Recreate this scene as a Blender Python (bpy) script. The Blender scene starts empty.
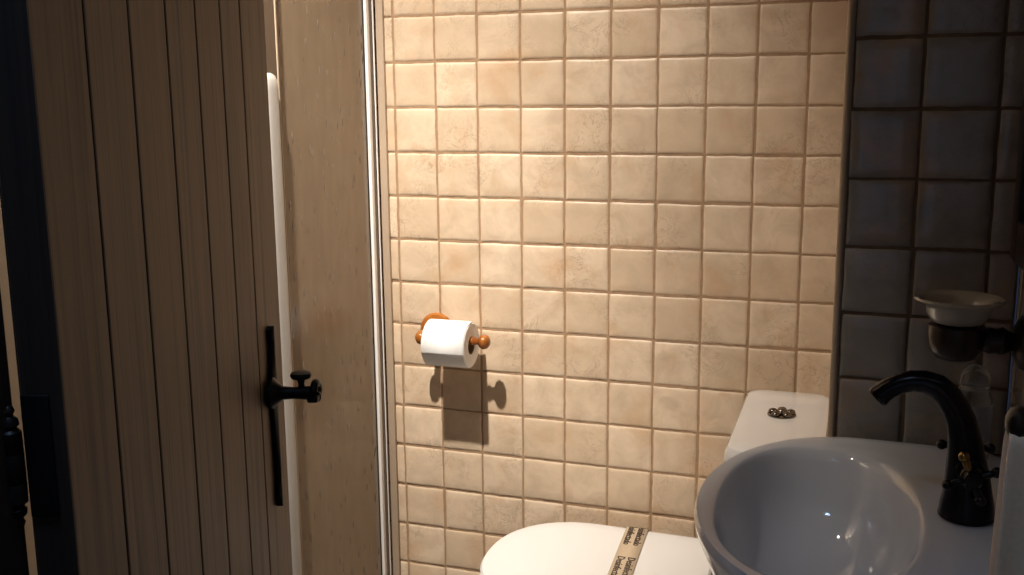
import bpy, bmesh, math, random
from mathutils import Vector, Matrix, noise
random.seed(7)
S = bpy.context.scene
COL = S.collection
T = 0.1                      # one wall tile is ten centimetres; layout below is written in tiles
FLOOR = -15.2                # tile rows from the reference joint down to the floor
CEIL = 10.2

def P(x, y, z):              # tiles -> metres, floor at zero
    return Vector((x * T, y * T, (z - FLOOR) * T))

# ------------------------------------------------------------------ materials
class NT:
    def __init__(s, name):
        s.m = bpy.data.materials.new(name); s.m.use_nodes = True
        s.t = s.m.node_tree; s.t.nodes.clear()
        s.out = s.n('ShaderNodeOutputMaterial')
        s.b = s.n('ShaderNodeBsdfPrincipled')
        s.l(s.b.outputs[0], s.out.inputs['Surface'])
    def n(s, typ, **kw):
        nd = s.t.nodes.new(typ)
        for k, v in kw.items(): setattr(nd, k, v)
        return nd
    def l(s, a, b): s.t.links.new(a, b)
    def set(s, **kw):
        for k, v in kw.items():
            s.b.inputs[k.replace('_', ' ')].default_value = v
        return s
    def noise(s, scale, detail=4, rough=.55, vec=None, dist=0):
        nd = s.n('ShaderNodeTexNoise'); nd.inputs['Scale'].default_value = scale
        nd.inputs['Detail'].default_value = detail; nd.inputs['Roughness'].default_value = rough
        nd.inputs['Distortion'].default_value = dist
        if vec is not None: s.l(vec, nd.inputs['Vector'])
        return nd
    def obj(s, scale=(1, 1, 1)):
        tc = s.n('ShaderNodeTexCoord'); mp = s.n('ShaderNodeMapping')
        mp.inputs['Scale'].default_value = scale
        s.l(tc.outputs['Object'], mp.inputs['Vector']); return mp.outputs[0]
    def ramp(s, fac, stops):
        r = s.n('ShaderNodeValToRGB'); e = r.color_ramp.elements
        while len(e) < len(stops): e.new(.5)
        for i, (p, c) in enumerate(stops):
            e[i].position = p; e[i].color = (*c, 1)
        s.l(fac, r.inputs[0]); return r.outputs[0]
    def mix(s, fac, a, b, mode='MIX'):
        m = s.n('ShaderNodeMix', data_type='RGBA', blend_type=mode)
        for sock, v in ((m.inputs[0], fac), (m.inputs[6], a), (m.inputs[7], b)):
            if hasattr(v, 'is_output'): s.l(v, sock)
            else: sock.default_value = v if isinstance(v, float) else (*v, 1)
        return m.outputs[2]
    def bump(s, h, strength=.3, dist=.002, prev=None):
        b = s.n('ShaderNodeBump'); b.inputs['Strength'].default_value = strength
        b.inputs['Distance'].default_value = dist
        s.l(h, b.inputs['Height'])
        if prev: s.l(prev, b.inputs['Normal'])
        return b.outputs[0]

def sr(r, g, b):             # sRGB bytes -> linear
    f = lambda c: (c / 12.92 if c <= .04045 else ((c + .055) / 1.055) ** 2.4)
    return tuple(f(v / 255) for v in (r, g, b))

def simple(name, col, rough=.5, metal=0., noise_amt=.06, scale=30, **kw):
    k = NT(name); v = k.obj()
    n = k.noise(scale, 3, .6, v)
    lo = tuple(max(0, c * (1 - noise_amt)) for c in col); hi = tuple(min(1, c * (1 + noise_amt)) for c in col)
    k.l(k.ramp(n.outputs['Fac'], [(.3, lo), (.7, hi)]), k.b.inputs['Base Color'])
    k.set(Roughness=rough, Metallic=metal, **kw)
    return k.m

def tile_material(name, c_lo, c_hi, vein, rough):
    k = NT(name)
    v = k.obj((1, 1, 1))
    at = k.n('ShaderNodeAttribute'); at.attribute_name = 'tint'
    base = k.ramp(at.outputs['Fac'], [(0, c_lo), (1, c_hi)])
    n1 = k.noise(16, 5, .6, v, .6)
    base = k.mix(k.ramp(n1.outputs['Fac'], [(.40, (0, 0, 0)), (.72, (1, 1, 1))]), base, tuple(c * .88 for c in c_lo))
    n2 = k.noise(24, 6, .7, v, 1.2)      # thin smoky veins
    vf = k.ramp(n2.outputs['Fac'], [(.482, (0, 0, 0)), (.50, (.7, .7, .7)), (.518, (0, 0, 0))])
    n3 = k.noise(7, 2, .5, v)
    vf2 = k.mix(1.0, vf, k.ramp(n3.outputs['Fac'], [(.5, (0, 0, 0)), (.62, (1, 1, 1))]), 'MULTIPLY')
    base = k.mix(vf2, base, vein)
    n5 = k.noise(9, 4, .6, v, .3)        # faint rusty clouds
    base = k.mix(k.ramp(n5.outputs['Fac'], [(.52, (0, 0, 0)), (.75, (.5, .5, .5))]), base, sr(196, 150, 104))
    k.l(base, k.b.inputs['Base Color'])
    n4 = k.noise(45, 4, .6, v)
    k.l(k.bump(n4.outputs['Fac'], .35, .0025), k.b.inputs['Normal'])
    k.set(Roughness=rough)
    return k.m

def grout_material(name, col):
    k = NT(name); v = k.obj(); n = k.noise(60, 4, .6, v)
    k.l(k.ramp(n.outputs['Fac'], [(.3, tuple(c * .75 for c in col)), (.7, col)]), k.b.inputs['Base Color'])
    k.l(k.bump(k.noise(300, 2, .5, v).outputs['Fac'], .4, .001), k.b.inputs['Normal'])
    k.set(Roughness=.95); return k.m

def wood_material(name, c1, c2, c3, rough=.6, grain=1.0, bump=.5):
    k = NT(name)
    at = k.n('ShaderNodeAttribute'); at.attribute_name = 'tint'
    tc = k.n('ShaderNodeTexCoord')
    sh = k.n('ShaderNodeVectorMath', operation='ADD')
    mul = k.n('ShaderNodeVectorMath', operation='SCALE'); mul.inputs[0].default_value = (3.1, 7.7, 5.3)
    k.l(at.outputs['Fac'], mul.inputs['Scale'])
    k.l(tc.outputs['Object'], sh.inputs[0]); k.l(mul.outputs[0], sh.inputs[1])
    mp = k.n('ShaderNodeMapping'); mp.inputs['Scale'].default_value = (60 * grain, 60 * grain, 1.6)
    k.l(sh.outputs[0], mp.inputs['Vector'])
    n1 = k.noise(1.0, 6, .65, mp.outputs[0], .4)
    col = k.ramp(n1.outputs['Fac'], [(.30, c3), (.45, c1), (.62, c2)])
    mp2 = k.n('ShaderNodeMapping'); mp2.inputs['Scale'].default_value = (260 * grain, 260 * grain, 4)
    k.l(sh.outputs[0], mp2.inputs['Vector'])
    n2 = k.noise(1.0, 3, .6, mp2.outputs[0])
    fine = k.ramp(n2.outputs['Fac'], [(.30, (.6, .6, .6)), (.48, (1, 1, 1))])
    col = k.mix(1.0, col, fine, 'MULTIPLY')
    tv = k.ramp(at.outputs['Fac'], [(0, (.82, .82, .82)), (1, (1.0, 1.0, 1.0))])
    col = k.mix(1.0, col, tv, 'MULTIPLY')
    k.l(col, k.b.inputs['Base Color'])
    nb = k.bump(n1.outputs['Fac'], bump, .0015)
    nb = k.bump(n2.outputs['Fac'], bump * .6, .0006, nb)
    k.l(nb, k.b.inputs['Normal'])
    k.set(Roughness=rough)
    return k.m

M = {}
M['tile'] = tile_material('cream_rustic_tile', sr(208, 184, 155), sr(224, 202, 175), sr(150, 124, 100), .42)
M['tile_glossy'] = tile_material('glazed_rustic_tile', sr(146, 141, 136), sr(162, 157, 152), sr(120, 114, 108), .1)  # same wall tile, glossier, with the unlit side's shade put into its colour
M['grout'] = grout_material('sandy_grout', sr(172, 140, 108))
M['grout_dark'] = grout_material('dark_sandy_grout', sr(112, 94, 76))  # sandy grout darkened for the same shade
M['door_wood'] = wood_material('stained_door_wood', sr(124, 98, 73), sr(134, 106, 80), sr(88, 66, 48), .55, 1.0, .3)
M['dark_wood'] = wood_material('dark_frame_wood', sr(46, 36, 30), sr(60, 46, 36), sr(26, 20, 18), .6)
M['beam_wood'] = wood_material('ceiling_wood', sr(112, 84, 60), sr(130, 98, 70), sr(80, 58, 40), .7)
M['red_wood'] = wood_material('varnished_turned_wood', sr(142, 80, 32), sr(182, 114, 50), sr(88, 42, 16), .22, .5, .15)
M['holder_wood'] = wood_material('dark_turned_wood', sr(38, 26, 20), sr(54, 36, 26), sr(20, 14, 12), .3, .5, .15)
M['iron'] = simple('black_wrought_iron', sr(26, 24, 24), .45, .6, .25, 80)
M['white_paint'] = simple('white_lacquered_aluminium', sr(236, 232, 226), .3, 0, .02, 10)
M['grey_alu'] = simple('satin_aluminium', sr(186, 168, 146), .38, .25, .04, 20)
M['beige_alu'] = simple('beige_lacquered_profile', sr(172, 152, 130), .45, 0, .04, 20)  # aluminium with shade and the wall's reflection put into its colour
M['rubber'] = simple('black_gasket', sr(20, 20, 22), .6)
M['ceramic'] = simple('white_porcelain', sr(236, 234, 230), .07, 0, .012, 8, Coat_Weight=.5, Coat_Roughness=.03)
M['basin'] = simple('cool_white_basin_glaze', sr(214, 218, 224), .06, 0, .012, 8, Coat_Weight=.5, Coat_Roughness=.03)
M['cream_china'] = simple('cream_china', sr(182, 178, 166), .08, 0, .02, 30, Coat_Weight=.4, Coat_Roughness=.03)
M['seat'] = simple('white_seat_plastic', sr(226, 224, 220), .22, 0, .01, 8)
M['paper'] = simple('soft_white_paper', sr(244, 243, 240), .9, 0, .02, 200)
M['card'] = simple('grey_cardboard', sr(176, 158, 132), .9, 0, .08, 120)
M['kraft'] = simple('kraft_paper', sr(192, 172, 144), .8, 0, .06, 150)
M['ink'] = simple('brown_black_ink', sr(70, 56, 48), .8)
M['satin'] = simple('satin_white_profile', sr(172, 167, 160), .4, 0, .03, 20)
M['shadow_alu'] = simple('bronze_lacquered_profile', sr(92, 76, 62), .45, 0, .04, 20)  # shadow on the post and in the recess put into the colour
M['chrome'] = simple('polished_chrome', sr(190, 186, 178), .12, 1.0, .05, 20)
M['dark_chrome'] = simple('aged_chrome', sr(128, 122, 114), .16, 1.0, .08, 60)
M['pewter'] = simple('dark_burnished_pewter', sr(48, 46, 46), .24, .9, .25, 35)
M['brass'] = simple('worn_brass_highlight', sr(150, 120, 70), .22, 1.0, .15, 60)
M['terry'] = simple('cream_terry_cloth', sr(250, 220, 186), .95, 0, .05, 200)
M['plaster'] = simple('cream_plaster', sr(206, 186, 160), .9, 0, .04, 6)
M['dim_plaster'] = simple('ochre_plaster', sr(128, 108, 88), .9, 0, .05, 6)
M['terracotta'] = simple('grey_stone_floor', sr(116, 114, 114), .5, 0, .2, 12)
M['mirror'] = simple('silvered_mirror', sr(225, 228, 228), .02, 1.0, 0.0)
M['blue_label'] = simple('pale_blue_label', sr(170, 182, 200), .5, 0, .05, 30, Transmission_Weight=.6)
M['lamp_white'] = simple('lamp_housing_white', sr(225, 222, 215), .4)

def textured_panel():
    k = NT('rain_textured_acrylic'); v = k.obj((1, 1, .3))
    vo = k.n('ShaderNodeTexVoronoi'); vo.inputs['Scale'].default_value = 62; k.l(v, vo.inputs['Vector'])
    dots = k.ramp(vo.outputs['Distance'], [(.0, (1, 1, 1)), (.22, (0, 0, 0))])
    n = k.noise(40, 3, .5, v)
    nb = k.bump(dots, 1.0, .004); nb = k.bump(n.outputs['Fac'], .25, .002, nb)
    k.l(nb, k.b.inputs['Normal'])
    k.l(k.ramp(n.outputs['Fac'], [(.3, sr(158, 138, 114)), (.7, sr(168, 147, 122))]), k.b.inputs['Base Color'])
    k.l(k.ramp(vo.outputs['Distance'], [(.1, (.08, .08, .08)), (.25, (.24, .24, .24))]), k.b.inputs['Roughness'])
    k.set(Transmission_Weight=.4, IOR=1.45)
    return k.m
M['acrylic'] = textured_panel()

def clear(name, col, rough=.03):
    k = NT(name); v = k.obj(); n = k.noise(12, 2, .5, v)
    k.l(k.bump(n.outputs['Fac'], .05, .002), k.b.inputs['Normal'])
    k.set(Base_Color=(*col, 1), Roughness=rough, Transmission_Weight=.9, IOR=1.25)
    return k.m
M['clear'] = clear('clear_plastic', (.95, .97, .98), .06)
M['pane'] = clear('window_glass', (.95, .97, 1.0), .01)

def emit(name, col, strength):
    k = NT(name); k.set(Emission_Strength=strength, Roughness=.3)
    k.b.inputs['Emission Color'].default_value = (*col, 1); return k.m
M['bulb'] = emit('warm_lamp_glass', (1.0, .72, .42), 6.0)

M['cool_diffuser'] = emit('cool_lamp_glass', (.7, .82, 1.0), 2.0)

# ------------------------------------------------------------------ mesh builder
class MB:
    def __init__(s): s.bm = bmesh.new(); s.tint = s.bm.faces.layers.float.new('tint'); s.cur = .5; s.mi = 0
    def _tag(s, fs):
        for f in fs: f[s.tint] = s.cur; f.material_index = s.mi
    def face(s, pts):
        f = s.bm.faces.new([s.bm.verts.new(p) for p in pts]); s._tag([f]); return f
    def box(s, x0, x1, y0, y1, z0, z1, bevel=0, seg=2, conv=P):
        b = bmesh.new(); bmesh.ops.create_cube(b, size=1)
        for v in b.verts:
            v.co = conv(x0 + (v.co.x + .5) * (x1 - x0), y0 + (v.co.y + .5) * (y1 - y0), z0 + (v.co.z + .5) * (z1 - z0))
        if bevel: bmesh.ops.bevel(b, geom=list(b.edges), offset=bevel * T, segments=seg, profile=.6, affect='EDGES')
        s.merge(b)
    def merge(s, b):
        b.verts.ensure_lookup_table(); mp = {v: s.bm.verts.new(v.co) for v in b.verts}
        for f in b.faces:
            nf = s.bm.faces.new([mp[v] for v in f.verts]); s._tag([nf])
        b.free()
    def rings(s, rings, close_u=True, cap0=True, cap1=True):
        R = [[s.bm.verts.new(p) for p in r] for r in rings]; n = len(R[0])
        for a, b in zip(R, R[1:]):
            for i in range(n if close_u else n - 1):
                j = (i + 1) % n
                try: s._tag([s.bm.faces.new((a[i], a[j], b[j], b[i]))])
                except ValueError: pass
        if cap0: s._tag([s.bm.faces.new(R[0][::-1])])
        if cap1: s._tag([s.bm.faces.new(R[-1])])
        return R
    def tube(s, pts, radii, n=16, caps=True):   # pts in metres
        pts = [Vector(p) for p in pts]; rs = []
        if not isinstance(radii, (list, tuple)): radii = [radii] * len(pts)
        up = None
        for i, p in enumerate(pts):
            t = (pts[min(i + 1, len(pts) - 1)] - pts[max(i - 1, 0)]).normalized()
            if up is None:
                up = Vector((0, 0, 1)) if abs(t.z) < .9 else Vector((0, 1, 0))
            x = t.cross(up)
            if x.length < 1e-6: x = t.cross(Vector((1, 0, 0)))
            x.normalize(); y = x.cross(t).normalized(); up = y
            rs.append([p + radii[i] * (math.cos(a) * x + math.sin(a) * y) for a in [2 * math.pi * k / n for k in range(n)]])
        s.rings(rs, True, caps, caps)
    def lathe(s, origin, axis, prof, n=32, caps=True):   # prof: (radius, height) in metres along axis
        axis = Vector(axis).normalized(); o = Vector(origin)
        x = axis.orthogonal().normalized(); y = axis.cross(x)
        s.rings([[o + axis * h + max(r, 1e-5) * (math.cos(a) * x + math.sin(a) * y) for a in [2 * math.pi * k / n for k in range(n)]] for r, h in prof], True, caps, caps)
    def ball(s, c, r, n=20, sc=(1, 1, 1)):
        b = bmesh.new(); bmesh.ops.create_uvsphere(b, u_segments=n, v_segments=n // 2, radius=r)
        for v in b.verts: v.co = Vector((v.co.x * sc[0], v.co.y * sc[1], v.co.z * sc[2])) + Vector(c)
        s.merge(b)
    def build(s, name, mats, parent=None, smooth=True, angle=40):
        bmesh.ops.remove_doubles(s.bm, verts=s.bm.verts, dist=1e-6)
        bmesh.ops.recalc_face_normals(s.bm, faces=s.bm.faces)
        me = bpy.data.meshes.new(name); s.bm.to_mesh(me); s.bm.free()
        for m in (mats if isinstance(mats, (list, tuple)) else [mats]): me.materials.append(m)
        if smooth:
            me.polygons.foreach_set('use_smooth', [True] * len(me.polygons))
            me.set_sharp_from_angle(angle=math.radians(angle))
        o = bpy.data.objects.new(name, me); COL.objects.link(o)
        if parent:
            o.parent = parent
            if parent.type == 'EMPTY' and not parent.get('_local'):
                me.transform(Matrix.Translation(-parent.location))
        return o

def tag(o, label=None, cat=None, group=None, kind=None):
    for k, v in (('label', label), ('category', cat), ('group', group), ('kind', kind)):
        if v: o[k] = v
    return o
def thing(name, label, cat, loc, group=None):
    o = bpy.data.objects.new(name, None); COL.objects.link(o); o.location = loc; o.empty_display_size = .05
    return tag(o, label, cat, group)
def sub(o, parent):          # attach a part built in world space to a part that is a mesh
    o.parent = parent
    if parent.parent: o.data.transform(Matrix.Translation(-parent.parent.location))
    return o
def struct(o): o['kind'] = 'structure'; return o

# ------------------------------------------------------------------ tiled walls, real tiles with soft handmade edges
def tiled(mb, plane, us, vs, seed=0, n=8, gap=.025, lift=.024, flip=1):
    """plane(u, v, h) -> metres; us, vs = joint positions in tiles"""
    rnd = random.Random(seed)
    jit = {}
    def J(i, j):
        if (i, j) not in jit: jit[(i, j)] = (rnd.uniform(-.012, .012), rnd.uniform(-.012, .012))
        return jit[(i, j)]
    mb.mi = 1
    mb.face([plane(us[0], vs[0], -lift), plane(us[-1], vs[0], -lift), plane(us[-1], vs[-1], -lift), plane(us[0], vs[-1], -lift)])
    mb.mi = 0
    for i in range(len(us) - 1):
        for j in range(len(vs) - 1):
            mb.cur = rnd.random()
            w, h = us[i + 1] - us[i], vs[j + 1] - vs[j]
            if w < .1 or h < .1: continue
            g0, g1, g2, g3 = [gap + rnd.uniform(-.008, .008) for _ in range(4)]
            jx0, jy0 = J(i, j)
            a0, a1 = us[i] + g0 + jx0 * .6, us[i + 1] - g1
            b0, b1 = vs[j] + g2 + jy0 * .6, vs[j + 1] - g3
            tx, ty = rnd.uniform(-.008, .008), rnd.uniform(-.008, .008)
            prm = [0, .02, .055] + [.055 + .89 * k / (n - 3) for k in range(1, n - 3)] + [.945, .98, 1]
            grid = []
            for p in prm:
                row = []
                for r in prm:
                    u, v = a0 + (a1 - a0) * p, b0 + (b1 - b0) * r
                    e = min(p * (a1 - a0), (1 - p) * (a1 - a0), r * (b1 - b0), (1 - r) * (b1 - b0))
                    hh = -lift * max(0, 1 - e / .05) ** 2 * .85
                    q = Vector((u * 2.1 + seed, v * 2.1, seed * 3.3))
                    hh += .007 * (noise.noise(q) + .5 * noise.noise(q * 2.7)) + tx * (p - .5) + ty * (r - .5)
                    if e < .05:
                        w1 = .012 * noise.noise(Vector((u * 6, v * 6, 4.4 + seed)))
                        u += w1; v += .012 * noise.noise(Vector((u * 6, v * 6, 9.4 + seed)))
                    row.append(mb.bm.verts.new(plane(u, v, hh)))
                grid.append(row)
            fs = []
            for x in range(len(prm) - 1):
                for y in range(len(prm) - 1):
                    fs.append(mb.bm.faces.new((grid[x][y], grid[x + 1][y], grid[x + 1][y + 1], grid[x][y + 1])))
            c0, cn, r0, rn = grid[0], grid[-1], [g[0] for g in grid], [g[-1] for g in grid]
            mb._tag(fs)

def rng(a, b):               # integer joints between a and b with the ends kept
    return [a] + [k for k in range(math.ceil(a + .02), math.floor(b - .02) + 1)] + [b]

XR = 11.27                   # right wall face
SX, SY = 8.81, -5.66         # boxed-in corner: left face and front face
YD = -16.06                  # door wall

mb = MB(); tiled(mb, lambda u, v, h: P(u, -h, v), rng(-9, SX), rng(FLOOR, CEIL), 1)
struct(mb.build('wall_back', [M['tile'], M['grout']], angle=60))
mb = MB(); tiled(mb, lambda u, v, h: P(u, SY - h, v), [SX + .105, 9.864, 10.864, XR], [FLOOR] + [-1.0126 - k for k in range(14, -1, -1)] + [-.0126 + k for k in range(0, 11)] + [CEIL], 2)
struct(mb.build('wall_niche_front', [M['tile_glossy'], M['grout_dark']], angle=60))
mb = MB(); tiled(mb, lambda u, v, h: P(SX - h, u, v), rng(SY + .1, 0), rng(FLOOR, CEIL), 3)
struct(mb.build('wall_niche_side', [M['tile'], M['grout']], angle=60))
mb = MB(); mb.tube([P(SX + .05, SY + .05, FLOOR), P(SX + .05, SY + .05, CEIL)], .0058, 20)
struct(mb.build('trim_1', M['grey_alu']))
mb = MB(); tiled(mb, lambda u, v, h: P(XR - h, u, v), rng(-17.4, SY), rng(FLOOR, CEIL), 4, n=7)
struct(mb.build('wall_right', [M['tile_glossy'], M['grout']], angle=60))
mb = MB(); tiled(mb, lambda u, v, h: P(-9 + h, u, v), rng(-8.2, 0), rng(FLOOR, CEIL), 5, n=7)
mb2 = mb; tiled(mb2, lambda u, v, h: P(u, -8.2 + h, v), rng(-9, -1.7), rng(FLOOR, CEIL), 6, n=7)
mb2.mi = 2; mb2.box(-2.2, -1.7, YD, -8.2, FLOOR, CEIL)
struct(mb2.build('wall_left', [M['tile'], M['grout'], M['plaster']], angle=60))
mb = MB(); mb.box(-9.2, XR + .2, -60, .2, FLOOR - .3, FLOOR); struct(mb.build('floor', M['terracotta']))
mb = MB(); mb.box(-9.2, XR + .2, -17.4, .2, CEIL, CEIL + .3); struct(mb.build('ceiling', M['beam_wood']))
# door wall with the opening between the hinge jamb and the right wall
mb = MB(); mb.box(-9.2, 2.8, -17.0, YD, FLOOR, CEIL); mb.box(2.8, XR, -17.0, YD, 6.2, CEIL)
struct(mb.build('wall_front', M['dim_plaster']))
mb = MB(); mb.box(2.8, 3.59, -17.05, YD, FLOOR, 6.2, .015); struct(mb.build('trim_2', M['dark_wood']))

# ------------------------------------------------------------------ hall behind the camera, with an unseen window added for cool light
mb = MB(); mb.box(-2, -1.8, -60, -17.4, FLOOR, CEIL); struct(mb.build('wall_hall_left', M['plaster']))
mb = MB(); mb.box(XR + 4, XR + 4.2, -60, -17.4, FLOOR, CEIL); struct(mb.build('wall_hall_right', M['plaster']))
mb = MB(); mb.box(-2, XR + 4, -60, -17.4, CEIL, CEIL + .3); struct(mb.build('ceiling_hall', M['plaster']))
WX0, WX1, WZ0, WZ1, WY = 4.0, 13.0, -12.5, 6.0, -48.0
mb = MB()
mb.box(-2, WX0, WY - 1, WY, FLOOR, CEIL); mb.box(WX1, XR + 4, WY - 1, WY, FLOOR, CEIL)
mb.box(WX0, WX1, WY - 1, WY, FLOOR, WZ0); mb.box(WX0, WX1, WY - 1, WY, WZ1, CEIL)
struct(mb.build('wall_hall_end', M['plaster']))
mb = MB()
for a, b in ((WX0, WX0 + .5), (8.25, 8.75), (WX1 - .5, WX1)): mb.box(a, b, WY - .8, WY - .3, WZ0, WZ1, .05)
for a, b in ((WZ0, WZ0 + .5), (WZ1 - .5, WZ1)): mb.box(WX0, WX1, WY - .79, WY - .31, a, b, .05)
wf = struct(mb.build('window_1', M['dark_wood']))  # frame added around the cool area light, out of view

# ------------------------------------------------------------------ plank door, standing open
A = math.atan2(.9502, -.3117)
door = bpy.data.objects.new('door_1', None); COL.objects.link(door)
d2 = Vector((-.3117, .9502, 0)); door.location = P(3.66 - d2.x * 1.45, -15.12 - d2.y * 1.45, FLOOR)
door.rotation_euler = (0, 0, A); door['kind'] = 'structure'; door['_local'] = 1
def DL(s, y, z): return Vector(((s + 1.45) * T, y * T, (z - FLOOR) * T))   # y < 0 is the side that faces the basin
DT = 6.05
mb = MB(); lines = [-.868, 0, .87, 1.76, 2.62, 3.46, 4.25, 5.385]
tints = [.25, .55, .8, .35, .6, .15, .95]
for i in range(len(lines) - 1):
    mb.cur = tints[i]
    mb.box(lines[i] + (.019 if i else 0), lines[i + 1] - (.019 if i < 6 else 0), 0, .30, FLOOR + .1, DT, .008, 1, conv=DL)
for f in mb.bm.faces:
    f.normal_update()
    if abs(f.normal.x) > .9 and .02 < f.calc_center_median().x < .68: f.material_index = 1  # groove shade painted in: plank sides take the dark wood
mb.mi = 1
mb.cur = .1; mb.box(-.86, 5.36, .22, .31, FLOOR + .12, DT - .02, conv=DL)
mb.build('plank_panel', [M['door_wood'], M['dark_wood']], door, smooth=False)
# wrought handle: narrow plate with curled tips, boss, neck, curled grip and thumb cap
hs, hz = 4.56, -5.40
def curve_plate(mb):
    prof = [(-4.58, .02), (-4.62, .06), (-4.72, .065), (-4.82, .035), (-4.95, .05), (-5.1, .085), (-5.3, .13), (-5.42, .14), (-5.55, .125), (-5.8, .08), (-6.2, .055), (-6.55, .04), (-6.68, .055), (-6.8, .07), (-6.9, .05), (-6.95, .02)]
    mb.rings([[DL(4.72 - w, -.005, z), DL(4.72 - w, -.055, z), DL(4.72 - w * .4, -.085, z), DL(4.72 + w * .4, -.085, z), DL(4.72 + w, -.055, z), DL(4.72 + w, -.005, z)] for z, w in prof])
mb = MB(); curve_plate(mb); plate = mb.build('handle_plate', M['iron'], door)
mb = MB()
mb.lathe(DL(hs, -.02, hz), (0, -1, 0), [(.001, 0), (.019, .001), (.0195, .006), (.014, .011), (.0085, .018), (.0075, .03), (.0085, .044), (.009, .052), (.006, .056), (.001, .0565)], 24)
hd = mb.build('door_handle', M['iron'], door)
mb = MB()      # curled grip at the end of the neck
pts = []; rad = []
for k in range(22):
    a = -math.pi * .6 + k / 21 * math.pi * 1.55
    pts.append(DL(hs + .02 + .03 * math.cos(a) * 0 + .10 * math.cos(a), -.60 - .0 * k, hz - .0 + .085 * math.sin(a) + .03)); rad.append(.0046 + .0028 * (1 - k / 21))
mb.tube(pts, rad, 12)
mb.box(hs - .16, hs + .14, -.66, -.52, hz - .09, hz - .01, .03, 2, conv=DL)
g = mb.build('grip_scroll', M['iron'], None); g.parent = hd
mb = MB()
mb.lathe(DL(hs, -.43, hz + .04), (0, 0, 1), [(.0045, 0), (.004, .008), (.005, .013), (.012, .0155), (.0135, .0185), (.012, .022), (.006, .0235), (.001, .0237)], 20)
g = mb.build('thumb_turn', M['iron'], None); g.parent = hd
mb = MB()
for z, ds in ((-4.98, .12), (-6.62, .10)):
    mb.lathe(DL(4.72 + ds, -.0, z), (0, -1, 0), [(.0028, 0), (.0028, .0012), (.001, .0022)], 10)
mb.build('nail', M['iron'], door)
# hinge
mb = MB(); mb.box(-.89, -.868, .10, .30, -4.72, -3.82, .0105, 3, conv=DL); hl = mb.build('hinge_leaf', M['iron'], door)
mb = MB()
mb.lathe(DL(-.90, .385, -4.80), (0, 0, 1), [(.001, 0), (.0035, .002), (.0045, .005), (.003, .008), (.006, .011), (.0065, .015), (.0045, .017), (.0075, .020), (.0078, .034), (.0074, .0345), (.0078, .035), (.0078, .056), (.0074, .0565), (.0078, .057), (.0075, .072), (.0045, .075), (.0065, .077), (.006, .081), (.003, .084), (.0045, .087), (.0035, .090), (.001, .092)], 20)
kn = mb.build('hinge_knuckle', M['iron'], door)

# ------------------------------------------------------------------ shower: tray and screen
mb = MB(); mb.box(-8.95, -1.2, -8.15, -.05, FLOOR, FLOOR + .9, .12, 3)
tr = mb.build('shower_tray', M['ceramic']); tag(tr, 'white shower tray on the floor beneath the textured screen', 'shower tray')
sc = thing('shower_screen', 'white framed shower screen with rain textured panels beside the plank door', 'shower screen', P(-1.45, -4, FLOOR + .9))
Z0, Z1 = FLOOR + .9, 4.3
mb = MB(); mb.box(-1.365, -1.195, -.10, -.005, Z0, Z1, .006); mb.build('wall_profile', M['beige_alu'], sc)
mb = MB(); mb.box(-1.505, -1.43, -.42, -.27, Z0, Z1, .025, 3); mb.build('stile', M['white_paint'], sc)
mb = MB(); mb.box(-1.405, -1.382, -.19, -.15, Z0, Z1, .006); mb.build('channel', M['white_paint'], sc)
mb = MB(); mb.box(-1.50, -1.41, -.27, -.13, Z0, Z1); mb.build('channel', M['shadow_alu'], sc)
mb = MB(); mb.box(-1.555, -1.505, -.43, -.37, Z0, Z1); mb.build('gasket', M['rubber'], sc)
mb = MB(); mb.box(-1.55, -1.52, -4.22, -.43, Z0 + .4, Z1 - .4); mb.build('panel', M['acrylic'], sc)
mb = MB(); mb.box(-1.62, -1.58, -8.0, -4.1, Z0 + .4, Z1 - .4); mb.build('panel', M['acrylic'], sc)
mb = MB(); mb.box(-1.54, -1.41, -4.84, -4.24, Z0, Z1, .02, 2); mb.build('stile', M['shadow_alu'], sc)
mb = MB(); mb.box(-1.66, -1.54, -8.1, -7.8, Z0, Z1, .03, 2); mb.build('stile', M['white_paint'], sc)
mb = MB()
mb.rings([[P(-1.41 + w * .10, -4.60 + w * .20 * math.cos(a), z) + Vector((.006 * w * max(0, math.sin(a)), 0, 0)) for a in [math.pi * k / 10 for k in range(11)]] for z, w in ((Z0 + .3, .6), (Z0 + .34, 1), (-1.62, 1), (-1.45, .93), (-1.36, .72), (-1.31, .35))], True)
mb.build('pull_strip', M['satin'], sc)
mb = MB(); mb.box(-1.43, -1.40, -4.22, -4.18, Z0 + .3, Z1, .008); mb.build('bead', M['beige_alu'], sc)
mb = MB(); mb.box(-1.68, -1.36, -8.1, -.02, Z1, Z1 + .35, .05, 2); mb.build('top_rail', M['white_paint'], sc)
mb = MB(); mb.box(-1.66, -1.36, -8.1, -.02, Z0, Z0 + .4, .05, 2); mb.build('bottom_rail', M['white_paint'], sc)

# ------------------------------------------------------------------ toilet
TY = -2.72                   # centre line of the pan
LZ = -11.0
tl = thing('toilet', 'white close coupled toilet with closed lid against the boxed corner', 'toilet', P(5.0, TY, FLOOR))
def dshape(x_tip, x_back, b, z, n=48, pw=2.25, mid=None):
    """outline: rounded tip at low x, straight sides to x_back"""
    mid = mid if mid is not None else x_tip + b * .98
    pts = []
    for k in range(n + 1):
        a = math.pi / 2 + math.pi * k / n
        c, s_ = math.cos(a), math.sin(a)
        pts.append((mid + (mid - x_tip) * -abs(c) ** (2 / pw), TY + b * math.copysign(abs(s_) ** (2 / pw), s_)))
    r = .25
    pts += [(x_back - r, TY - b * .97), (x_back - .05, TY - b * .97 + .06), (x_back, TY - b * .97 + r), (x_back, TY + b * .97 - r), (x_back - .05, TY + b * .97 - .06), (x_back - r, TY + b * .97)]
    return [P(x, y, z) for x, y in pts]
mb = MB()
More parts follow.
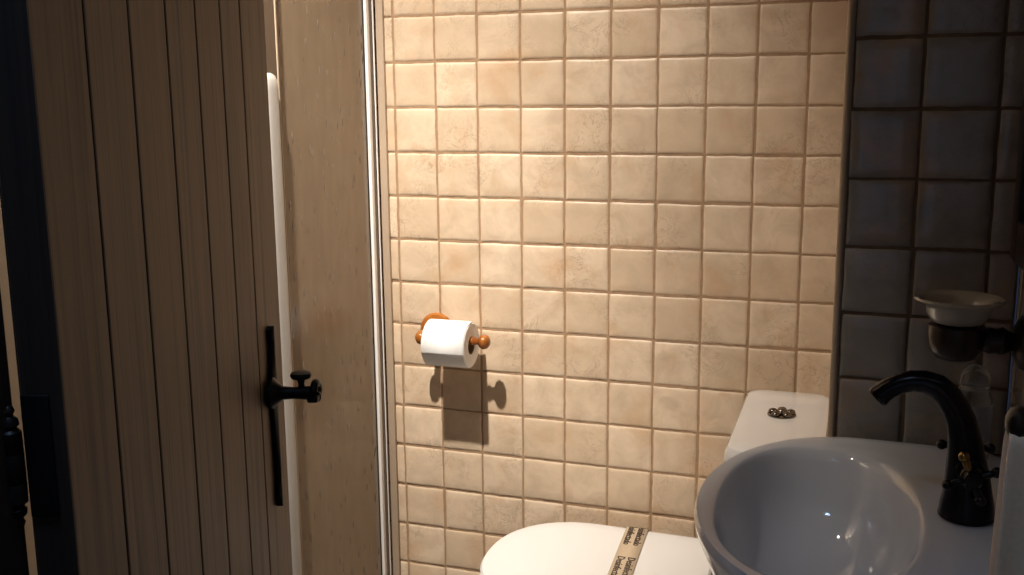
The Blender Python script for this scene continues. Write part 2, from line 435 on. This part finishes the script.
mb.rings([dshape(3.9, 7.0, 1.15, FLOOR + .02), dshape(3.9, 7.0, 1.18, FLOOR + .5), dshape(4.1, 7.0, 1.0, FLOOR + 1.6), dshape(3.5, 7.0, 1.15, FLOOR + 2.4), dshape(2.6, 7.2, 1.6, FLOOR + 3.3), dshape(2.25, 7.4, 1.78, FLOOR + 3.75), dshape(2.22, 7.4, 1.8, FLOOR + 3.83), dshape(2.6, 7.3, 1.5, FLOOR + 3.84)])
mb.build('pan', M['ceramic'], tl)
mb = MB(); z = LZ - .36
mb.rings([dshape(2.2, 6.5, 1.80, z + .005), dshape(2.12, 6.55, 1.87, z + .04), dshape(2.12, 6.55, 1.87, z + .13), dshape(2.2, 6.5, 1.80, z + .16)])
mb.build('seat', M['seat'], tl)
mb = MB()
mb.rings([dshape(2.24, 6.62, 1.86, LZ - .185), dshape(2.14, 6.66, 1.93, LZ - .16), dshape(2.13, 6.66, 1.94, LZ - .08), dshape(2.17, 6.63, 1.90, LZ - .025), dshape(2.28, 6.55, 1.80, LZ - .004), dshape(2.5, 6.4, 1.55, LZ + .012), dshape(3.1, 6.0, 1.0, LZ + .024), dshape(3.8, 5.2, .4, LZ + .027)])
mb.build('lid', M['seat'], tl)
for yy in (-1.3, .3):
    mb = MB(); mb.lathe(P(6.74, TY + .5 + yy - .25, LZ - .22), (0, 1, 0), [(.001, 0), (.008, .001), (.009, .004), (.009, .046), (.008, .049), (.001, .05)], 16); mb.build('seat_hinge', M['seat'], tl)
CY0, CY1, CZ = -4.95, -.97, -7.58
def rrect(x0, x1, y0, y1, z, r, n=8):
    pts = []
    for cx, cy, a0 in ((x1 - r, y1 - r, 0), (x0 + r, y1 - r, 90), (x0 + r, y0 + r, 180), (x1 - r, y0 + r, 270)):
        for k in range(n + 1):
            a = math.radians(a0 + 90 * k / n); pts.append(P(cx + r * math.cos(a), cy + r * math.sin(a), z))
    return pts
mb = MB()
mb.rings([rrect(7.32, 8.72, CY0 + .18, CY1 - .18, -11.37, .3), rrect(7.26, 8.73, CY0 + .12, CY1 - .12, -11.2, .3), rrect(7.15, 8.74, CY0 + .04, CY1 - .04, -8.4, .3), rrect(7.15, 8.74, CY0 + .03, CY1 - .03, -7.99, .34)])
mb.build('cistern', M['ceramic'], tl)
mb = MB()
mb.rings([rrect(7.22, 8.74, CY0 + .07, CY1 - .07, -8.000, .3), rrect(7.15, 8.76, CY0 + .01, CY1 - .01, -7.970, .34), rrect(7.13, 8.76, CY0, CY1, -7.830, .36), rrect(7.14, 8.76, CY0 + .01, CY1 - .01, -7.700, .36), rrect(7.19, 8.74, CY0 + .06, CY1 - .06, -7.615, .34), rrect(7.30, 8.66, CY0 + .18, CY1 - .18, -7.585, .3), rrect(7.6, 8.4, CY0 + .6, CY1 - .6, -7.580, .2)])
lid = mb.build('cistern_lid', M['ceramic'], tl)
mb = MB(); bc = P(7.93, -2.74, -7.58)
mb.lathe(bc - Vector((0, 0, .002)), (0, 0, 1), [(.001, 0), (.025, 0), (.026, .002), (.0255, .0045), (.022, .0055), (.001, .0056)], 32)
for k in range(5):
    a = math.radians(72 * k + 20)
    mb.ball(bc + Vector((.0165 * math.cos(a), .0165 * math.sin(a), .005)), .0088, 16, (1, 1, .62))
mb.ball(bc + Vector((0, 0, .0055)), .0095, 16, (1, 1, .8))
sub(mb.build('flush_button', M['dark_chrome']), lid)
# paper band around lid and seat, printed twice across
band = thing('paper_band', 'printed kraft paper hygiene band wrapped around the closed toilet lid', 'paper band', P(5.0, TY, LZ - .4))
def bx(y): return 4.655 + (-.8 - y) * .062
mb = MB(); path = []
for z, y in ((LZ - .40, -.74), (LZ - .2, -.735), (LZ - .08, -.745), (LZ - .01, -.80), (LZ + .035, -.95), (LZ + .05, -1.4), (LZ + .055, -2.0), (LZ + .055, -2.7), (LZ + .055, -3.4), (LZ + .05, -4.0), (LZ + .03, -4.48), (LZ - .02, -4.66), (LZ - .1, -4.70), (LZ - .40, -4.71)):
    path.append((y, z))
r1 = [P(bx(y), y, z) for y, z in path]; r2 = [P(bx(y) + .465, y, z) for y, z in path]
mb.rings([r1, r2], False, False, False)
po = mb.build('paper_strip', M['kraft'], band)
so = po.modifiers.new('thickness', 'SOLIDIFY'); so.thickness = .0007; so.offset = 1
def text_mesh(body, size):
    cu = bpy.data.curves.new('lettering', 'FONT'); cu.body = body; cu.size = size; cu.extrude = .00012; cu.resolution_u = 2
    cu.offset = .00012
    o = bpy.data.objects.new('lettering', cu); COL.objects.link(o)
    dg = bpy.context.evaluated_depsgraph_get(); me = bpy.data.meshes.new_from_object(o.evaluated_get(dg))
    bpy.data.objects.remove(o); bpy.data.curves.remove(cu); return me
word = text_mesh('Desinfectado', .0225)
wx = max(v.co.x for v in word.vertices)
LW = 1.12
for end_y in (-1.84, -3.54, -5.2):
    for col in (.065, .275):
        mb = MB(); b = bmesh.new(); b.from_mesh(word)
        for v in b.verts:
            y = end_y + LW - v.co.x * LW / wx; up = .008 if v.co.z > 0 else 0
            x = bx(y) + col + v.co.y / T
            if y > -.80: v.co = P(x, -.735 + .008 + up, LZ - .02 - (y + .80))        # runs over the edge of the lid
            elif y > -.95: v.co = P(x, y, LZ + .06 + up - (y + .95) * .42)
            elif y < -4.62: v.co = P(x, -4.705 - .008 - up, LZ - .05 + (y + 4.62))
            else: v.co = P(x, y, LZ + .064 + up)
        mb.merge(b)
        let = mb.build('lettering', M['ink'], band, False); let['label'] = 'dark printed lettering'

# ------------------------------------------------------------------ paper holder and roll
RX0, RX1, RY, RZ, RR = .08, 1.10, -.84, -7.09, .50
hold = thing('paper_holder', 'turned reddish wood toilet paper holder with ball ends on the tiled wall', 'toilet paper holder', P(-.1, 0, -7.0))
mb = MB(); mb.lathe(P(-.07, .02, -7.10), (0, -1, 0), [(.001, 0), (.041, 0), (.042, .006), (.038, .011), (.030, .0125), (.027, .017), (.018, .019), (.001, .0195)], 36)
mb.build('rosette', M['red_wood'], hold)
mb = MB(); mb.tube([P(-.06, -.1, -7.14), P(-.06, -.4, -7.13), P(-.06, -.7, -7.11), P(-.06, RY, RZ)], [.009, .0075, .0075, .008], 14); mb.build('arm', M['red_wood'], hold)
mb = MB()
mb.lathe(P(-.24, RY, RZ), (1, 0, 0), [(.001, 0), (.008, .001), (.0145, .006), (.0165, .013), (.0145, .020), (.009, .025), (.0085, .032), (.009, .05), (.009, .13), (.0085, .137), (.0105, .139), (.007, .146), (.0085, .151), (.0145, .156), (.0168, .163), (.0145, .171), (.008, .176), (.001, .177)], 28)
mb.build('spindle', M['red_wood'], hold)
roll = thing('toilet_paper_roll', 'white toilet paper roll hanging on the wooden wall holder', 'toilet paper', P(.4, RY, RZ))
dz = -.10                    # hangs on the thin spindle
mb = MB(); n = 64; prof = [(.0205, RX0), (.0205, RX1)]
def circ(x, r, wob=0):
    out = []
    for k in range(n):
        a = 2 * math.pi * k / n; rr = r * (1 + wob * (math.sin(3 * a + 1) * .6 + math.sin(2 * a)))
        out.append(P(x, RY, RZ + dz) + Vector((0, rr * math.cos(a), rr * math.sin(a))))
    return out
mb.rings([circ(RX0 + .01, .0205), circ(RX0, .022), circ(RX0, RR * T - .003, .006), circ(RX0 + .02, RR * T, .006), circ(RX1 - .02, RR * T, .006), circ(RX1, RR * T - .002, .006), circ(RX1 - .004, .035), circ(RX1, .022), circ(RX1 - .01, .0205), circ(RX0 + .01, .0205)], True, False, False)
mb.build('paper', M['paper'], roll)
mb = MB(); mb.rings([circ(RX0 + .005, .0205), circ(RX1 - .005, .0205), circ(RX1 - .005, .0192), circ(RX0 + .005, .0192), circ(RX0 + .005, .0205)], True, False, False)
mb.build('core', M['card'], roll)
# loose sheet end lying over the roll
mb = MB(); r1, r2 = [], []
for k in range(15):
    a = math.radians(200 - k * 9.5); rr = RR * T + .0016 + .002 * (k / 14) ** 2
    w = .004 * math.sin(k * 1.3)
    c = P(0, RY, RZ + dz) + Vector((0, rr * math.cos(a), rr * math.sin(a)))
    r1.append(Vector((RX0 * T + .002, c.y, c.z))); r2.append(Vector((RX1 * T - .001 + (0 if k < 9 else w * .3), c.y, c.z)))
mb.rings([r1, r2], False, False, False); o = mb.build('loose_sheet', M['paper'], roll)
o.modifiers.new('thickness', 'SOLIDIFY').thickness = .0006

# ------------------------------------------------------------------ wash basin
BZ = -6.79; BX, BY = 9.33, -8.86
basin = thing('wash_basin', 'white porcelain wash basin with wide deck on the right wall', 'wash basin', P(BX, BY, FLOOR))
NS = 96
def outer(f, z, sx=0, back=XR - .02):   # f shrinks the outline towards the wall side
    pts = []
    for k in range(NS):
        a = 2 * math.pi * k / NS; c, s_ = math.cos(a), math.sin(a)
        A_, B_ = 2.01 * f, 2.78 * (.35 + .65 * f)
        if c <= 0:
            r = 1 / math.sqrt((c / A_) ** 2 + (s_ / B_) ** 2); x, y = r * c, r * s_
        else:
            L = back - BX; m = 8.0
            r = 1 / ((abs(c) / L) ** m + (abs(s_) / B_) ** m) ** (1 / m); x, y = r * c, r * s_
        pts.append(P(BX + x + sx * (1 if c <= 0 else 1 - min(1, c * 1.5)), BY + y, z))
    return pts
def inner(f, z, cx=8.80, a_=1.22, b_=2.18):
    pts = []
    for k in range(NS):
        a = 2 * math.pi * k / NS
        # follow the outer angles so that quads stay regular
        c, s_ = math.cos(a), math.sin(a); m = 2.3
        r = 1 / ((abs(c) / a_) ** m + (abs(s_) / b_) ** m) ** (1 / m)
        pts.append(P(cx + f * r * c, BY + f * r * s_, z))
    return pts
def blend(a, b, t, z): return [Vector((p.x * (1 - t) + q.x * t, p.y * (1 - t) + q.y * t, (z - FLOOR) * T)) for p, q in zip(a, b)]
O = outer(1, BZ); I = inner(1, BZ)
mb = MB()
mb.rings([outer(.30, BZ - 2.0), outer(.42, BZ - 1.85), outer(.60, BZ - 1.55), outer(.76, BZ - 1.15), outer(.88, BZ - .72), outer(.955, BZ - .38), outer(.985, BZ - .22), outer(1.0, BZ - .12), outer(1.0, BZ - .06), outer(.99, BZ - .015),
          blend(O, I, .10, BZ + .006), blend(O, I, .3, BZ + .002), blend(O, I, .7, BZ - .012), blend(O, I, .93, BZ - .03), inner(.99, BZ - .07), inner(.955, BZ - .18), inner(.90, BZ - .42), inner(.83, BZ - .72), inner(.72, BZ - 1.02), inner(.56, BZ - 1.26), inner(.36, BZ - 1.40), inner(.16, BZ - 1.45), inner(.07, BZ - 1.47)])
bb = mb.build('bowl', M['basin'], basin, angle=50)
mb = MB(); mb.lathe(P(8.80, BY, BZ - 1.475), (0, 0, 1), [(.001, 0), (.021, 0), (.022, .002), (.019, .004), (.014, .003), (.001, .0025)], 24); sub(mb.build('drain', M['chrome']), bb)
mb = MB()
mb.rings([[P(BX + .75 + .75 * f * math.cos(a), BY + .95 * f * math.sin(a), z) for a in [2 * math.pi * k / 32 for k in range(32)]] for z, f in ((FLOOR, 1.1), (FLOOR + .3, 1.05), (FLOOR + 2, .85), (BZ - 2.6, .8), (BZ - 1.7, 1.0))])
mb.build('pedestal', M['basin'], basin)

# faucet: swan neck of dark pewter with two cross handles
FY = -8.75
fa = thing('faucet', 'dark pewter swan neck faucet with cross handles on the basin deck', 'faucet', P(10.5, FY, BZ))
ctr = [(10.50, -6.78, .29), (10.50, -6.62, .275), (10.495, -6.45, .245), (10.48, -6.25, .225), (10.45, -6.0, .19), (10.42, -5.8, .17), (10.37, -5.6, .155), (10.30, -5.45, .148), (10.20, -5.31, .142), (10.08, -5.21, .135), (9.94, -5.165, .125), (9.80, -5.17, .117), (9.66, -5.215, .113), (9.55, -5.28, .115), (9.465, -5.36, .118)]
mb = MB(); mb.tube([P(x, FY, z) for x, z, r in ctr], [r * T * 1.1 for x, z, r in ctr], 28); body = mb.build('spout', M['pewter'], fa, angle=60)
mb = MB(); mb.tube([P(9.475, FY, -5.35), P(9.44, FY, -5.385), P(9.42, FY, -5.405)], [.0135, .0142, .0125], 24); sub(mb.build('aerator', M['pewter']), body)
mb = MB(); mb.lathe(P(10.50, FY, BZ), (0, 0, 1), [(.001, 0), (.0305, 0), (.032, .003), (.031, .007), (.029, .009), (.028, .013), (.001, .0131)], 32); mb.build('base_ring', M['pewter'], fa)
for side, rot0 in ((-1, 22), (1, 0)):
    hx, hy, hz_ = 10.49, FY + side * .24, -6.16 + (.10 if side > 0 else 0)
    mb = MB(); mb.lathe(P(hx, FY + side * .12, hz_), (0, side, 0), [(.001, 0), (.017, .0), (.016, .010), (.011, .014), (.010, .024), (.013, .027), (.013, .033), (.0095, .036), (.009, .039), (.001, .0395)], 20)
    hb = mb.build('handle', M['pewter'], fa)
    c = P(hx, FY + side * .43, hz_)
    for k in range(4):
        a = math.radians(90 * k + rot0); dv = Vector((math.cos(a), 0, math.sin(a)))
        mb = MB(); mb.tube([c, c + dv * .012, c + dv * .020, c + dv * .024], [.0048, .0038, .0046, .0036], 12); mb.ball(c + dv * .0275, .0064, 14)
        sub(mb.build('handle_spoke', M['brass'] if (side < 0 and k == 1) else M['pewter']), hb)  # one near spoke is golden, the rest pewter

# small clear bottle standing behind the faucet
bo = thing('soap_bottle', 'small clear plastic soap bottle behind the dark faucet', 'bottle', P(10.72, -6.55, BZ))
bz = BZ + .012
mb = MB(); mb.lathe(P(10.72, -6.55, bz), (0, 0, 1), [(.001, 0), (.022, 0), (.0245, .002), (.0245, .086), (.022, .093), (.016, .097), (.0135, .100), (.0135, .104), (.001, .104)], 28); bt = mb.build('bottle_body', M['clear'], bo)
mb = MB(); mb.lathe(P(10.72, -6.55, bz), (0, 0, 1), [(.0175, .0985), (.0195, .100), (.0197, .110), (.0185, .119), (.0145, .1265), (.0075, .1315), (.001, .133)], 24); mb.build('cap', M['clear'], bo)
mb = MB(); mb.rings([[P(10.72, -6.55, bz) + Vector((.0248 * math.cos(a), .0248 * math.sin(a), z)) for a in [math.radians(180 + 170 * k / 16) for k in range(17)]] for z in (.03, .08)], False, False, False); mb.build('bottle_label', M['blue_label'], bo)

# soap dish on its turned bracket
dc = P(10.39, -7.2, 0)
sh = thing('soap_dish_bracket', 'dark turned wood soap dish bracket on the right wall', 'bracket', P(XR, -7.2, -4.95))
mb = MB(); mb.lathe(P(10.39, -7.2, -5.24), (0, 0, 1), [(.001, 0), (.018, .0), (.026, .004), (.032, .013), (.035, .025), (.036, .038), (.035, .0455), (.032, .047), (.029, .047), (.026, .046), (.022, .02), (.001, .016)], 36); mb.build('cup', M['holder_wood'], sh)
mb = MB(); mb.lathe(P(10.74, -7.2, -4.96), (1, 0, 0), [(.001, -.006), (.013, -.004), (.0175, .004), (.016, .012), (.0185, .020), (.014, .028), (.011, .034), (.020, .042)], 24); mb.build('arm', M['holder_wood'], sh)
mb = MB(); mb.lathe(P(XR, -7.2, -4.96), (-1, 0, 0), [(.001, 0), (.036, 0), (.037, .006), (.034, .012), (.028, .016), (.02, .020), (.001, .021)], 32); mb.build('rosette', M['holder_wood'], sh)
mb = MB(); mb.lathe(P(10.39, -7.2, -4.755), (0, 0, 1), [(.001, 0), (.026, 0), (.033, .003), (.038, .012), (.0405, .021), (.043, .0248), (.052, .0285), (.0555, .0315), (.0545, .0345), (.050, .034), (.042, .0295), (.037, .022), (.033, .010), (.024, .005), (.001, .004)], 48)
ds = mb.build('soap_dish', M['cream_china']); tag(ds, 'flared white porcelain soap dish set in the dark wall bracket', 'soap dish')

# towel on a short dark peg rail
tb = thing('towel_holder', 'dark turned wood towel peg on the right wall before the basin', 'towel holder', P(XR, -12.6, -4.55))
mb = MB(); mb.lathe(P(XR, -12.6, -4.44), (-1, 0, 0), [(.001, 0), (.03, 0), (.03, .008), (.02, .014), (.011, .018), (.010, .03), (.010, .070), (.012, .072), (.009, .075), (.013, .079), (.0148, .085), (.012, .091), (.006, .094), (.001, .0945)], 28); mb.build('peg', M['holder_wood'], tb)
mb = MB(); rows = []
pr_ = []
for k in range(9): pr_.append((-.155, -9.2 + k * .55))
for k in range(9):
    a = math.pi - math.pi * k / 8; pr_.append((.155 * math.cos(a), -4.60 + .155 * math.sin(a)))
for k in range(8, -1, -1): pr_.append((.155, -8.6 + k * .48))
for i in range(15):
    t = i / 14; x = 10.34 + t * .68; row = []
    for y, z in pr_:
        dn = max(0, -4.5 - z)
        fold = .03 * math.sin(t * 9 + (2 if y > 0 else 0)) * min(1, dn * .8)
        row.append(P(x + (.0 - .5 * 0) * dn + (t - .5) * .03 * dn, -12.6 + y * (1 + .12 * min(1, dn)) + fold, z - (.02 * (1 - t) if i == 0 else 0)))
    rows.append(row)
mb.rings(rows, False, False, False); tw = mb.build('hand_towel', M['terry'], None, angle=80)
so = tw.modifiers.new('thickness', 'SOLIDIFY'); so.thickness = .005; so.offset = -1
tw.modifiers.new('soft', 'SUBSURF').levels = 1; tw.modifiers['soft'].render_levels = 1
tag(tw, 'cream hand towel draped over the dark peg at the right edge', 'towel')

# mirror over the basin
mi = thing('mirror', 'dark framed mirror on the right wall above the basin', 'mirror', P(XR, -8.8, -4.0))
mb = MB()
for a in ((-11.6, -11.05, -4, 2), (-6.72, -6.2, -4, 2), (-11.1, -6.7, -4, -3.45), (-11.1, -6.7, 1.45, 2)):
    mb.box(XR - .2, XR - .005, a[0], a[1], a[2], a[3], .03)
mb.build('frame', M['holder_wood'], mi)
mb = MB(); mb.box(XR - .09, XR - .02, -11.06, -6.71, -3.46, 1.46); mb.build('glass', M['mirror'], mi)

# ------------------------------------------------------------------ light
LX, LY, LZ_ = .62, -10.6, CEIL - .6
lp = thing('ceiling_spotlight', 'small white spotlight under the ceiling aimed at the tiled wall', 'lamp', P(LX, LY, CEIL))
aim = (P(-1.6, 0, -8.0) - P(LX, LY, LZ_)).normalized()
mb = MB(); mb.lathe(P(LX, LY, CEIL), (0, 0, -1), [(.001, 0), (.035, 0), (.035, .012), (.03, .016), (.006, .017), (.006, .03), (.001, .03)], 28); mb.build('ceiling_rose', M['lamp_white'], lp)
hc = P(LX, LY, LZ_) - aim * .035
mb = MB(); mb.lathe(hc, aim, [(.001, -.02), (.02, -.018), (.027, 0), (.029, .028), (.0275, .028), (.025, .0)], 28, caps=False); mb.build('shade', M['lamp_white'], lp)
mb = MB(); mb.lathe(hc, aim, [(.0245, .004), (.02, .012), (.001, .016)], 24, caps=False); mb.build('bulb', M['bulb'], lp)

def light(name, typ, loc, energy, col, **kw):
    l = bpy.data.lights.new(name, typ); l.energy = energy; l.color = col
    for k, v in kw.items(): setattr(l, k, v)
    o = bpy.data.objects.new(name, l); COL.objects.link(o); o.location = loc; return o
so = light('spot_lamp', 'SPOT', P(LX, LY, LZ_), 138, (1.0, .91, .815), spot_size=math.radians(84), spot_blend=1.0, shadow_soft_size=.022)
so.rotation_euler = aim.to_track_quat('-Z', 'Y').to_euler()
s2 = light('spot_lamp_core', 'SPOT', P(LX, LY, LZ_), 165, (1.0, .91, .815), spot_size=math.radians(50), spot_blend=1.0, shadow_soft_size=.022)  # second spot added at the same point to brighten the lower wall
s2.rotation_euler = (P(-1.6, 0, -12.5) - P(LX, LY, LZ_)).to_track_quat('-Z', 'Y').to_euler()
wo = light('window_daylight', 'AREA', P((WX0 + WX1) / 2, WY - 1.6, (WZ0 + WZ1) / 2), 1.5, (.42, .62, 1.0), shape='RECTANGLE', size=.9, size_y=1.8)  # cool fill from behind the camera, added at the window
wo.rotation_euler = (math.radians(90), 0, 0)     # faces +Y, into the hall

hlp = thing('hall_ceiling_lamp', 'flat round white lamp on the hall ceiling outside the doorway', 'lamp', P(5.4, -19, CEIL))  # unseen lamp added to light the basin coolly from above
mb = MB(); mb.lathe(P(5.4, -19, CEIL), (0, 0, -1), [(.001, 0), (.15, 0), (.15, .02), (.14, .028), (.001, .028)], 40); mb.build('housing', M['lamp_white'], hlp)
mb = MB(); mb.lathe(P(5.4, -19, CEIL), (0, 0, -1), [(.001, .028), (.135, .0285), (.12, .034), (.001, .036)], 40); mb.build('diffuser', M['cool_diffuser'], hlp)
ho = light('hall_lamp', 'AREA', P(5.4, -19, CEIL - .42), 5.6, (.42, .64, 1.0), shape='DISK', size=.26)
w = bpy.data.worlds.new('dusk'); S.world = w; w.use_nodes = True
bg = w.node_tree.nodes['Background']; bg.inputs[0].default_value = (.10, .16, .30, 1); bg.inputs[1].default_value = .12

# ------------------------------------------------------------------ camera
cd = bpy.data.cameras.new('camera'); cam = bpy.data.objects.new('camera', cd); COL.objects.link(cam)
cd.sensor_width = 36; cd.lens = 36 * 1024.7159 / 1024; cd.clip_start = .02
def rot(y, p, r):
    return Matrix.Rotation(y, 3, 'Z') @ Matrix.Rotation(p, 3, 'X') @ Matrix.Rotation(r, 3, 'Y')
R = rot(.3309, -.1823, .0091)
right, fwd, up = R.col[0], R.col[1], R.col[2]
mw = Matrix((( right[0], up[0], -fwd[0], 0), (right[1], up[1], -fwd[1], 0), (right[2], up[2], -fwd[2], 0), (0, 0, 0, 1)))
mw.translation = P(9.139, -21.4518, -1.8178); cam.matrix_world = mw
S.camera = cam
S.view_settings.view_transform = 'Standard'; S.view_settings.look = 'None'
S.view_settings.gamma = 1; S.view_settings.use_curve_mapping = False; S.view_settings.exposure = 0
for o in list(S.objects):
    if '_local' in o: del o['_local']
